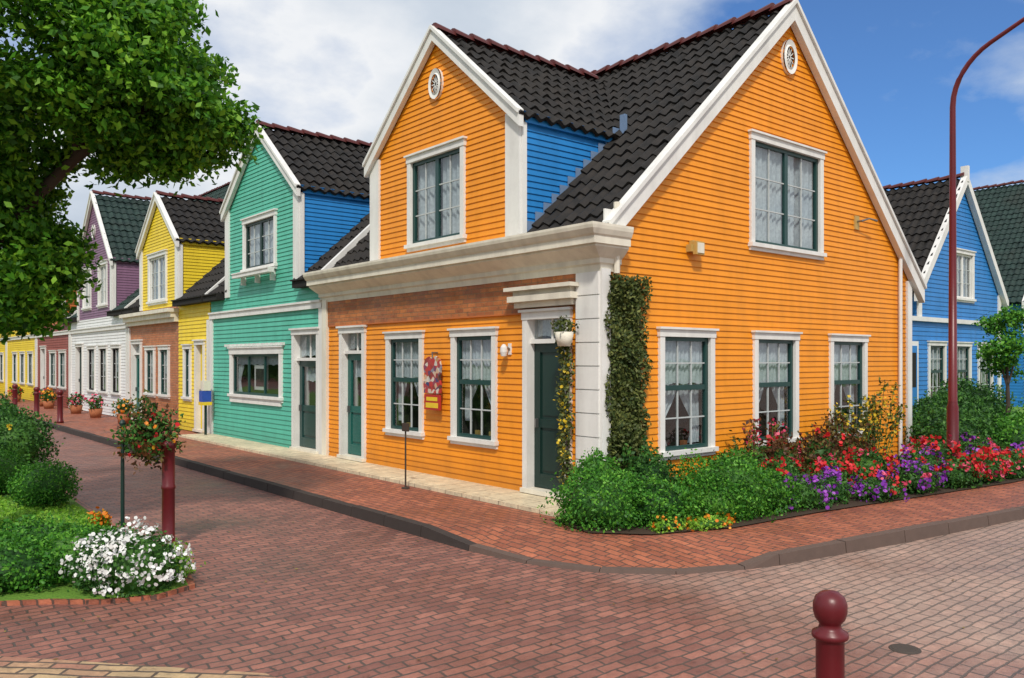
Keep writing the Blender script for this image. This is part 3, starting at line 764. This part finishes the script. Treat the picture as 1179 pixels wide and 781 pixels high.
street_house('teal_house',51.1,60,(53,58,5.3,7.2),'cream_s','teal','teal',
   [dict(u=(52,53.2),z=(.9,2.4),kind='plain'),dict(u=(54,55.2),z=(.9,2.4),kind='plain')],[dict(u=(54.4,56.1),z=(3.9,5.2),kind='casement')])

def gable_house(name,x0,x1,y,depth,ze,za,col,low_ext,wins,lowz=3.1,roofm='roof',z0=.14):
    e=empty(name,((x0+x1)/2,y,.12)); W,R,T,WI=MB(),MB(),MB(),MB(); g=side(y); xm=(x0+x1)/2; s=(za-ze)/(xm-x0)
    lo=lambda z:(x0 if z<ze else x0+(z-ze)/s); hi=lambda z:(x1 if z<ze else x1-(z-ze)/s)
    ops=[opening(w) for w in wins]
    siding(W,g,lo,hi,z0,za-.02,col,ops,pitch=.12)
    for w in wins: window(WI,g,w)
    siding(W,Fr((x0,0,0),(0,1,0),(-1,0,0)),lambda z:y,lambda z:y+depth,z0,ze,col,pitch=.12)
    if low_ext: siding(W,g,lambda z:low_ext,lambda z:x0,z0,lowz,col,pitch=.12)
    back(x1).quad(W,y,y+depth,0,z0,ze,col)
    W.add([(x0,y+depth,z0),(x1,y+depth,z0),(x1,y+depth,ze),(xm,y+depth,za),(x0,y+depth,ze)],[(0,1,2,3,4)],col)
    Ls=(xm-x0+.2)*math.sqrt(1+s*s)
    roof_slope(R,(x0-.2,y-.15,ze-.2*s),(0,1,0),(1,0,s),depth+.3,Ls,roofm); roof_slope(R,(x1+.2,y-.15,ze-.2*s),(0,1,0),(-1,0,s),depth+.3,Ls,roofm)
    ridge(R,(xm,y-.1,za+.08),(xm,y+depth,za+.08),'ridge')
    for u in (x0-.25,x1+.25):
        g.slopeboard(T,u,ze-.25*s+.12,xm,za+.12,.28,.03,.18,'white')
    g.box(T,(low_ext or x0),x1+.02,.0,.10,lowz-.06,lowz+.06,'white'); g.box(T,x0-.02,x0+.18,.0,.05,lowz+.06,ze,'white'); g.box(T,x1-.18,x1+.02,.0,.05,z0,ze,'white')
    g.box(T,xm-.06,xm+.06,.0,.2,za-.1,za+.35,'white')
    finish(e,{'walls':W,'roof':R,'trim':T,'windows':WI}); return e
gable_house('blue_house',14.8,20.4,2.7,9,4.0,7.2,'blue2',13.6,
   [dict(u=(17.0,18.4),z=(3.75,5.15),kind='casement',sash='white'),dict(u=(15.4,16.5),z=(.8,2.5),kind='sash',sash='green'),dict(u=(17.1,18.2),z=(.8,2.5),sash='green'),dict(u=(18.7,19.8),z=(.8,2.5),sash='green')])
mb=MB(); gb=side(2.7); gb.box(mb,13.8,14.7,.02,.08,.2,2.5,'white'); gb.box(mb,13.92,14.58,.08,.1,.3,2.38,'blue2'); gb.box(mb,14.0,14.5,.1,.11,1.3,2.2,'dark')
attach(mb.build('door'),bpy.data.objects['blue_house'])
# larger neighbour farther along the side street: its long tiled slope shows behind the blue house
gable_house('tiled_roof_house',29.3,39.3,5.0,20,4.5,10.0,'blue2',None,[dict(u=(31,32.2),z=(.8,2.5)),dict(u=(34,35.2),z=(.8,2.5)),dict(u=(36.6,37.8),z=(.8,2.5)),dict(u=(33.4,35.2),z=(4.6,6.2),kind='casement')],roofm='roofg')
gable_house('green_house',5.6,9.6,30,8,7.6,10.4,'teal',None,[],roofm='roofg')

# ------------------------------------------------------------ street furniture
def bollard(x,y,h=.9,base=0,r=.066):
    mb=MB(); c=(x,y,base)
    lathe(mb,c,[(0,0),(r*1.25,0),(r*1.25,.06),(r,.08),(r,h-.24),(r*1.05,h-.235),(r*1.26,h-.225),(r*1.3,h-.215),(r*1.26,h-.20),(r*.85,h-.185),(r*.75,h-.165),(r*.8,h-.155),(r*1.05,h-.135),(r*1.2,h-.10),(r*1.2,h-.065),(r*1.02,h-.03),(r*.6,h-.008),(0,h)],'redpost',32)
    return mb.build('bollard',smooth=True)
bollard(-3.79,-5.17,.89)
for (x,y) in ((-2.0,20.5),(-2.0,24),(-2.0,28),(-2.0,33),(-2.0,38)): bollard(x,y,1.0,.12,.08)
ep=empty('flower_post',(-4.67,1.9,0)); mb=MB()
lathe(mb,(-4.67,1.9,0),[(0,0),(.085,0),(.085,.04),(.065,.06),(.065,.62),(.072,.63),(.072,.66),(.065,.67),(.065,1.05),(.085,1.07),(.085,1.12),(.04,1.16),(0,1.17)],'redpost',20)
tube(mb,[(-4.67,1.9,1.0),(-4.8,1.98,1.08),(-4.88,2.03,1.05)],[.015,.015,.015],'redpost',6)
mb.build('post',ep,smooth=True)
mb=MB(); lathe(mb,(-4.84,2.0,.98),[(0,0),(.1,.01),(.15,.1),(.17,.16),(.14,.16),(0,.14)],'pot',18); mb.build('basket',ep)
gs=[]
P,d=blob_pts((-4.84,2.0,1.20),(.27,.27,.27),1300,.3,.4); gs.append((P,d,.055,'leaf_dark','leaf',.7))
P,d=blob_pts((-4.84,2.0,1.16),(.29,.29,.29),800,.3,.4); gs.append((P,d,.055,'leaf_brown','leaf',.7))
P,d=blob_pts((-4.90,2.05,1.46),(.11,.11,.20),200,.2,.35); gs.append((P,d,.05,'leaf_ivy','leaf',.7))
for fm,c in (('f_red',50),('f_orange',14),('f_pink',8),('f_yellow',8)):
    P,d=blob_pts((-4.84,2.0,1.22),(.30,.30,.29),c,.8,.3); gs.append((P,d,.042,fm,'disc',.5))
foliage_object('flowers',gs,ep)
mb=MB(); tube(mb,[(-5.05,2.2,0),(-5.05,2.2,1.32)],[.022,.018],'dgreen',8); lathe(mb,(-5.05,2.2,1.3),[(0,0),(.03,0),(.035,.03),(.02,.06),(0,.07)],'dgreen',10); mb.build('plant_support_pole')
mb=MB(); X,Y=6.9,-1.4
lathe(mb,(X,Y,.12),[(0,0),(.13,0),(.13,.05),(.095,.08),(.09,1.1),(.075,1.16),(.07,1.2)],'redpost',18)
pts=[(X,Y,1.2+.1),(X,Y,4),(X,Y,6.2)]; rd=[.07,.056,.046]
for t in np.linspace(.15,1,8):
    a=t*math.pi*.36; pts.append((X,Y-1.0*(1-math.cos(a)),6.2+1.0*math.sin(a))); rd.append(.045-.008*t)
last=Vector(pts[-1]); 
for k in (.4,.9,1.3): pts.append((X,last.y-k*.92,last.z+k*.42)); rd.append(.034)
tube(mb,pts,rd,'redpost',14)
q=Vector(pts[-1]); 
el=empty('street_lamp',(X,Y,.12)); mb.build('pole',el,smooth=True)
mb=MB(); mb.hexa([(X-.1,q.y+.08,q.z-.06),(X+.1,q.y+.08,q.z-.06),(X+.07,q.y-.6,q.z+.02),(X-.07,q.y-.6,q.z+.02),(X-.06,q.y+.08,q.z+.07),(X+.06,q.y+.08,q.z+.07),(X+.04,q.y-.6,q.z+.09),(X-.04,q.y-.6,q.z+.09)],'metal'); mb.build('lamp_head',el)
mb=MB(); mb.box((-.28,13.17,.17),(-.23,13.22,.95),'dgreen'); mb.box((-.38,13.07,.98),(-.16,13.30,1.25),'signblue'); mb.box((-.35,13.06,1.26),(-.18,13.28,1.5),'cream'); mb.box((-.39,13.05,.9),(-.15,13.31,.98),'signyel'); mb.build('post_box')

# ivy column at the corner, climbing plant at the door
n_=7000
P=np.stack([rng.uniform(.02,.74,n_),np.zeros(n_),rng.uniform(.25,3.08,n_)],axis=1)
bul=.5+.25*np.sin(P[:,2]*6.3+P[:,0]*4)+.25*np.sin(P[:,2]*11+P[:,0]*9)
P[:,1]=-.03-(.05+.13*bul)*rng.random(n_)**.8
P[:,0]+=.035*np.sin(P[:,2]*7)+.02*np.sin(P[:,2]*17); nn=np.tile(np.array([[-.3,-1,.5]]),(n_,1))
ex=MB(); ex.box((.08,-.05,.14),(.68,-.022,3.0),'leaf_ivy')
foliage_object('ivy_column',[(P,nn,.058,'leaf_ivy','leaf',.6)],None,ex)
n_=1500; P=np.stack([-.1-.12*rng.random(n_),rng.uniform(.40,.60,n_)+.0,rng.uniform(.4,2.35,n_)],axis=1); P[:,1]+=.03*np.sin(P[:,2]*9)
fo=[(P,np.tile(np.array([[-1,-.3,.2]]),(n_,1)),.05,'leaf_ivy','leaf',.6),(P[:110]+np.array([-.03,0,0]),np.tile(np.array([[-1,-.3,.2]]),(110,1)),.04,'f_yellow','disc',.6)]
P,d=blob_pts((-.25,.42,2.42),(.16,.16,.14),300,.4); fo.append((P,d,.05,'leaf_ivy','leaf',.6))
ex=MB(); tube(ex,[(-.12,.5,.14),(-.12,.5,2.3)],[.02,.02],'bark',6); lathe(ex,(-.25,.42,2.18),[(0,0),(.08,0),(.13,.18),(.11,.18),(0,.15)],'cream',14)
foliage_object('climbing_plant',fo,None,ex)

# ------------------------------------------------------------ planting
bush('boxwood_shrub',[(-.62,-.62,.34,.62,.55,.42),(-.15,-1.0,.32,.45,.42,.34),(-.35,-.25,.6,.3,.25,.3)],'leaf_box',.042,3600)
bush('boxwood_shrub',[(1.05,-1.12,.38,.72,.62,.48),(1.5,-1.35,.3,.45,.4,.32),(.7,-1.2,.3,.45,.5,.34)],'leaf_box',.042,3600)
bush('marigold_patch',[(-.3,-1.35,.17,.3,.14,.08),(.15,-1.55,.17,.35,.14,.08)],'leaf_lime',.04,2500,[('f_orange',700,.035)],zmin=.12,clump=4)
bush('shrub',[(.35,-.5,.45,.4,.3,.4),(.0,-.35,.35,.3,.2,.3)],'leaf_dark',.05,2500)
bush('shrub',[(2.1,-.5,.4,.5,.3,.3),(3.0,-.55,.45,.5,.35,.35),(4.9,-.6,.4,.5,.35,.4)],'leaf_dark',.055,2200,[('f_pink',30,.05)])
bush('bronze_shrub',[(2.7,-.85,.5,.35,.3,.38),(3.9,-.75,.55,.45,.35,.42),(4.6,-.9,.45,.4,.3,.35)],'leaf_brown',.06,1700,[('f_red',80,.055)])
bush('petunia_patch',[(2.15,-1.55,.26,.42,.28,.22),(2.7,-1.5,.28,.35,.3,.24)],'leaf_dark',.045,2600,[('f_purple',850,.045)])
bush('geranium_patch',[(2.3,-1.1,.48,.28,.25,.2),(3.2,-1.3,.38,.4,.3,.26),(4.0,-1.4,.40,.45,.35,.28)],'leaf_dark',.05,2600,[('f_red',620,.05),('f_pink',80,.045)])
bush('petunia_patch',[(3.5,-1.85,.24,.5,.25,.18),(4.4,-1.9,.3,.45,.3,.24),(5.1,-1.7,.38,.4,.35,.3)],'leaf_dark',.045,2600,[('f_purple',600,.045),('f_pink',160,.045),('f_red',120,.045)])
bush('geranium_patch',[(5.4,-2.05,.28,.5,.3,.22),(6.2,-2.1,.32,.5,.3,.26),(7.0,-2.15,.3,.5,.3,.24),(5.9,-1.5,.42,.45,.35,.32)],'leaf_dark',.05,2400,[('f_red',520,.055),('f_pink',180,.05)])
bush('petunia_patch',[(7.6,-2.2,.3,.5,.3,.24),(7.2,-1.7,.4,.5,.35,.3)],'leaf_dark',.05,2400,[('f_purple',500,.055),('f_pink',120,.05)])
def spiky(name,x,y,h,n,mat,fm=None,r=.25,ls=.07):
    ex=MB(); g=[]
    for i in range(n):
        a=random.random()*6.28; rr=r*random.random(); top=(x+math.cos(a)*rr*1.6,y+math.sin(a)*rr*1.6,h*random.uniform(.65,1))
        b=(x+math.cos(a)*rr*.4,y+math.sin(a)*rr*.4,.1)
        tube(ex,[b,top],[.008,.004],'leaf_dark',4)
        m=70; t=rng.random(m)**.7
        P=np.array(b)+(np.array(top)-np.array(b))*t[:,None]+rng.normal(size=(m,3))*.045*ls/.07; g.append((P,rng.normal(size=(m,3)),ls,mat,'leaf',.8))
        if fm: P=np.array(b)+(np.array(top)-np.array(b))*(rng.random(20)*.4+.6)[:,None]+rng.normal(size=(20,3))*.04; g.append((P,rng.normal(size=(20,3)),.045,fm,'disc',.8))
    foliage_object(name,g,None,ex)
spiky('goldenrod_plant',5.6,-.7,1.65,16,'leaf_ivy','f_yellow',.35)
spiky('tall_perennial',4.85,-.6,1.25,12,'leaf_brown',None,.3)
spiky('tall_perennial',3.0,-.45,1.15,10,'leaf_brown','f_pink',.3)
spiky('tall_perennial',.45,-.3,1.0,9,'leaf_dark',None,.25)
spiky('tall_perennial',2.45,-.45,.95,9,'leaf_ivy',None,.25)
bush('hedge',[(8.8,-.6,.5,.9,.8,.6),(10,-.2,.6,1.0,.9,.7),(11.3,.2,.65,1,.9,.75),(12.8,.7,.7,1.1,.9,.8),(9.3,1.2,.9,.6,.6,.9)],'leaf_dark',.07,1500)
bush('hedge',[(9.2,-1.7,.45,.8,.7,.5),(10.6,-1.6,.5,1.1,.8,.6),(12.4,-1.7,.6,1.2,.9,.75),(14.5,-1.2,.7,1.4,1,.85),(17,-.5,.8,1.6,1.2,1.0)],'leaf_box',.07,1300)
bush('hedge',[(9.6,4,1.0,1,1,1.2),(11,5.5,1,1.2,1.2,1.4)],'leaf_dark',.1,700)

def tree(name,base,limbs,blobs,leafmat,size,nleaf,r0):
    e=empty(name,base); mb=MB()
    for pts,rad in limbs: tube(mb,pts,rad,'bark',9)
    mb.build('trunk_and_limbs',e,smooth=True)
    g=[]
    for b in blobs:
        P,d=blob_pts(b[:3],b[3:6],nleaf,.25,.35); d2=d*.6+np.array([0,0,.55]); g.append((P,d2,size,leafmat,'leaf',.55))
    foliage_object('crown',g,e)
bl=[]
for i in range(22):
    a=random.random()*6.28; r=.38*math.sqrt(random.random()); bl.append((11.15+math.cos(a)*r,-.75+math.sin(a)*r,random.uniform(1.75,2.95),.24,.24,.2))
tree('small_tree',(11.15,-.75,.12),[([(11.15,-.75,.1),(11.17,-.75,1.2),(11.15,-.73,2.2)],[.05,.04,.02]),([(11.17,-.75,1.5),(11.4,-.85,2.2)],[.025,.01]),([(11.17,-.75,1.4),(10.95,-.65,2.1)],[.025,.01])],bl,'leaf_box',.08,170,.05)

rx=Vector((.767,-.641,0)); qx=Vector((.641,.767,0)); TB=Vector((-6.55,3.6,0))
def tp(s,d,z): return tuple(TB+rx*s+qx*d+Vector((0,0,z)))
bl=[]
def fill(n,c,r,br):
    for i in range(n):
        while True:
            v=np.array([random.uniform(-1,1) for _ in range(3)])
            if np.linalg.norm(v)<1: break
        k=np.linalg.norm(v); v=v/k*(k**.45)
        p=tp(c[0]+v[0]*r[0],c[1]+v[1]*r[1],c[2]+v[2]*r[2]); s=br*random.uniform(.7,1.25)
        bl.append((*p,s*1.15,s*1.15,s*.75))
fill(112,(1.0,0,5.45),(1.7,1.7,1.35),.38)
fill(48,(2.35,-.1,4.85),(.85,1.0,.75),.32)
fill(46,(.5,.1,3.25),(.75,.9,.9),.31)
fill(20,(-1.0,.1,5.0),(1.3,1.3,1.5),.42)
limbs=[([tp(0,0,0),tp(.03,0,1.2),tp(-.05,0,2.2),tp(.1,0,3.2),tp(.3,.1,4.5),tp(.6,.1,6.0)],[.22,.17,.15,.12,.09,.04]),
 ([tp(-.05,0,2.6),tp(.7,.1,3.5),tp(1.5,0,4.2),tp(2.3,-.1,4.7),tp(2.8,-.2,5.1)],[.10,.075,.055,.035,.015]),
 ([tp(.7,.1,3.5),tp(1.4,.3,4.4),tp(1.9,.4,5.4)],[.06,.045,.02]),
 ([tp(0,0,3.0),tp(-.8,.2,4.0),tp(-1.4,.2,5.2)],[.09,.06,.02]),
 ([tp(.1,0,3.2),tp(.2,-.8,4.2),tp(.6,-1.2,5.4)],[.08,.05,.02]),
 ([tp(0,0,2.5),tp(.5,-.1,2.9),tp(.9,-.2,3.4)],[.05,.03,.012]),
 ([tp(1.5,0,4.2),tp(1.7,-.5,4.9),tp(1.6,-.9,5.7)],[.04,.025,.01])]
tree('leafy_tree',tuple(TB),limbs,bl,'leaf_tree',.085,540,.2)

# left verge planting
bush('low_hedge',[(-5.72,1.15,.18,.45,.5,.26),(-5.95,1.9,.20,.5,.5,.26),(-6.5,1.55,.20,.55,.5,.27),(-6.25,1.05,.18,.45,.4,.25),(-7.1,1.6,.2,.55,.5,.27),(-5.5,1.75,.15,.35,.4,.22)],'leaf_box',.038,3800,zmin=.02)
bush('white_flower_shrub',[(-5.42,.32,.20,.36,.34,.34),(-5.62,.52,.2,.3,.3,.28)],'leaf_dark',.038,3400,[('f_white',1700,.032)],zmin=.02,clump=5)
bush('low_shrub',[(-5.14,.5,.14,.26,.28,.2)],'leaf_lime',.04,2600,zmin=.02)
bush('boxwood_ball',[(-5.2,5.4,.3,.42,.42,.34)],'leaf_box',.036,4200,zmin=.02,lump=.06)
bush('boxwood_ball',[(-5.5,7.0,.32,.42,.42,.36)],'leaf_box',.036,4200,zmin=.02,lump=.06)
bush('shrub',[(-4.95,9.4,.55,.62,.7,.6),(-5.4,10.3,.75,.8,.8,.65),(-5.0,11.5,.6,.6,.7,.55)],'leaf_dark',.06,1900,[('f_yellow',20,.04)],zmin=.02)
bush('shrub',[(-6.4,8.8,.5,.6,.7,.55),(-7.6,7,.5,.8,.8,.7),(-6.4,12.5,.9,1,1,1.0)],'leaf_box',.06,1900,zmin=.02)
n_=9000; gx=rng.uniform(-7.6,-4.9,n_); gy=rng.uniform(2.3,6.5,n_); P=np.stack([gx,gy,rng.uniform(.03,.06,n_)],axis=1)
foliage_object('grass_tufts',[(P,np.tile(np.array([[1,0,.4]]),(n_,1)),.05,'leaf_lime','leaf',.8)])
spiky('garden_perennial',-5.05,3.0,.24,7,'leaf_lime','f_orange',.12,.04)
for (x,y) in ((-.6,19),(-.6,22.3),(-.6,25),(-.7,29),(-.6,31),(-.7,36)):
    ex=MB(); lathe(ex,(x,y,.12),[(0,0),(.16,0),(.22,.3),(.18,.3),(0,.27)],'pot',14)
    P,d=blob_pts((x,y,.6),(.28,.28,.25),350,.4,.3); P2,d2=blob_pts((x,y,.62),(.28,.28,.26),60,.8,.3)
    foliage_object('flower_pot',[(P,d,.09,'leaf_dark','leaf',.6),(P2,d2,.08,random.choice(['f_pink','f_orange','f_red']),'disc',.4)],None,ex)
gd=[]
for i in range(46):
    x=random.uniform(-60,12) ; y=random.uniform(68,95)
    s=random.uniform(2.2,4); P,d=blob_pts((x,y,s*1.0),(s,s,s*1.1),500,.5,.3,.1); gd.append((P,d,.7,'leaf_dark','leaf',.5))
for i in range(40):
    x=random.uniform(55,110) ; y=random.uniform(-20,80); s=random.uniform(2,3.5); P,d=blob_pts((x,y,s*1.0),(s,s,s*1.1),400,.5,.3,.1); gd.append((P,d,.7,'leaf_dark','leaf',.5))
foliage_object('distant_trees',gd)

# ------------------------------------------------------------ light
sdir=Vector((-.60,-.68,0)).normalized()*math.cos(math.radians(48)); sdir.z=math.sin(math.radians(48))
sl=bpy.data.lights.new('sun','SUN'); sl.energy=3.1; sl.angle=math.radians(5); sl.color=(1,.94,.84)
so=bpy.data.objects.new('sun',sl); so.rotation_euler=sdir.to_track_quat('Z','Y').to_euler(); scene.collection.objects.link(so)
w=bpy.data.worlds.new('World'); scene.world=w; w.use_nodes=True; nt=w.node_tree
bg=nt.nodes['Background']; bg.inputs['Strength'].default_value=.1
sky=N(nt,'ShaderNodeTexSky',sky_type='NISHITA'); sky.sun_disc=False; sky.sun_elevation=math.radians(48); sky.sun_rotation=math.atan2(sdir.x,sdir.y)
sky.air_density=1.0; sky.dust_density=.3; sky.ozone_density=3.0
tc=N(nt,'ShaderNodeTexCoord').outputs['Generated']
sp=N(nt,'ShaderNodeSeparateXYZ'); L(nt,tc,sp.inputs[0])
zz=math_(nt,'ADD',math_(nt,'MAXIMUM',sp.outputs[2],0.0),.30)
cb=N(nt,'ShaderNodeCombineXYZ'); L(nt,math_(nt,'DIVIDE',sp.outputs[0],zz),cb.inputs[0]); L(nt,math_(nt,'DIVIDE',sp.outputs[1],zz),cb.inputs[1]); cb.inputs[2].default_value=3.1
c1=noise(nt,cb.outputs[0],1.5,8,.55)
c2=noise(nt,cb.outputs[0],.55,3,.5)
dp=N(nt,'ShaderNodeVectorMath',operation='DOT_PRODUCT'); nv=N(nt,'ShaderNodeVectorMath',operation='NORMALIZE'); L(nt,tc,nv.inputs[0]); L(nt,nv.outputs[0],dp.inputs[0])
gd_=Vector((1.036,.437,.43)).normalized(); dp.inputs[1].default_value=tuple(gd_)
gap=ramp(nt,dp.outputs['Value'],[(.965,0.),(.997,1.)])
low=ramp(nt,sp.outputs[2],[(.12,1.),(.29,0.)])
mask=math_(nt,'ADD',math_(nt,'MULTIPLY',c1,.75),math_(nt,'MULTIPLY',c2,.35))
mask=math_(nt,'SUBTRACT',mask,math_(nt,'MULTIPLY',gap,.15))
mask=math_(nt,'ADD',mask,math_(nt,'MULTIPLY',low,.07))
mask=math_(nt,'ADD',mask,.045)
mk=ramp(nt,mask,[(.40,.05),(.48,.72),(.56,1.)])
shade=ramp(nt,mask,[(.45,(5.6,6.5,7.8)),(.56,(8.8,9.0,9.3)),(.66,(6.2,6.9,7.8)),(.76,(5.0,5.8,6.9))])
skyc=mixc(nt,1.0,sky.outputs[0],(.50,.88,1.3),'MULTIPLY')
col=mixc(nt,mk,skyc,shade)
L(nt,col,bg.inputs['Color'])

# ------------------------------------------------------------ camera
cd=bpy.data.cameras.new('camera'); cd.sensor_width=36; cd.lens=953/1179*36; cd.shift_y=24.5/1179; cd.clip_end=2000
co=bpy.data.objects.new('camera',cd); co.location=(-7.53,-7.25,2.0); co.rotation_euler=(math.radians(90),0,math.radians(-39.9)); scene.collection.objects.link(co)
scene.camera=co
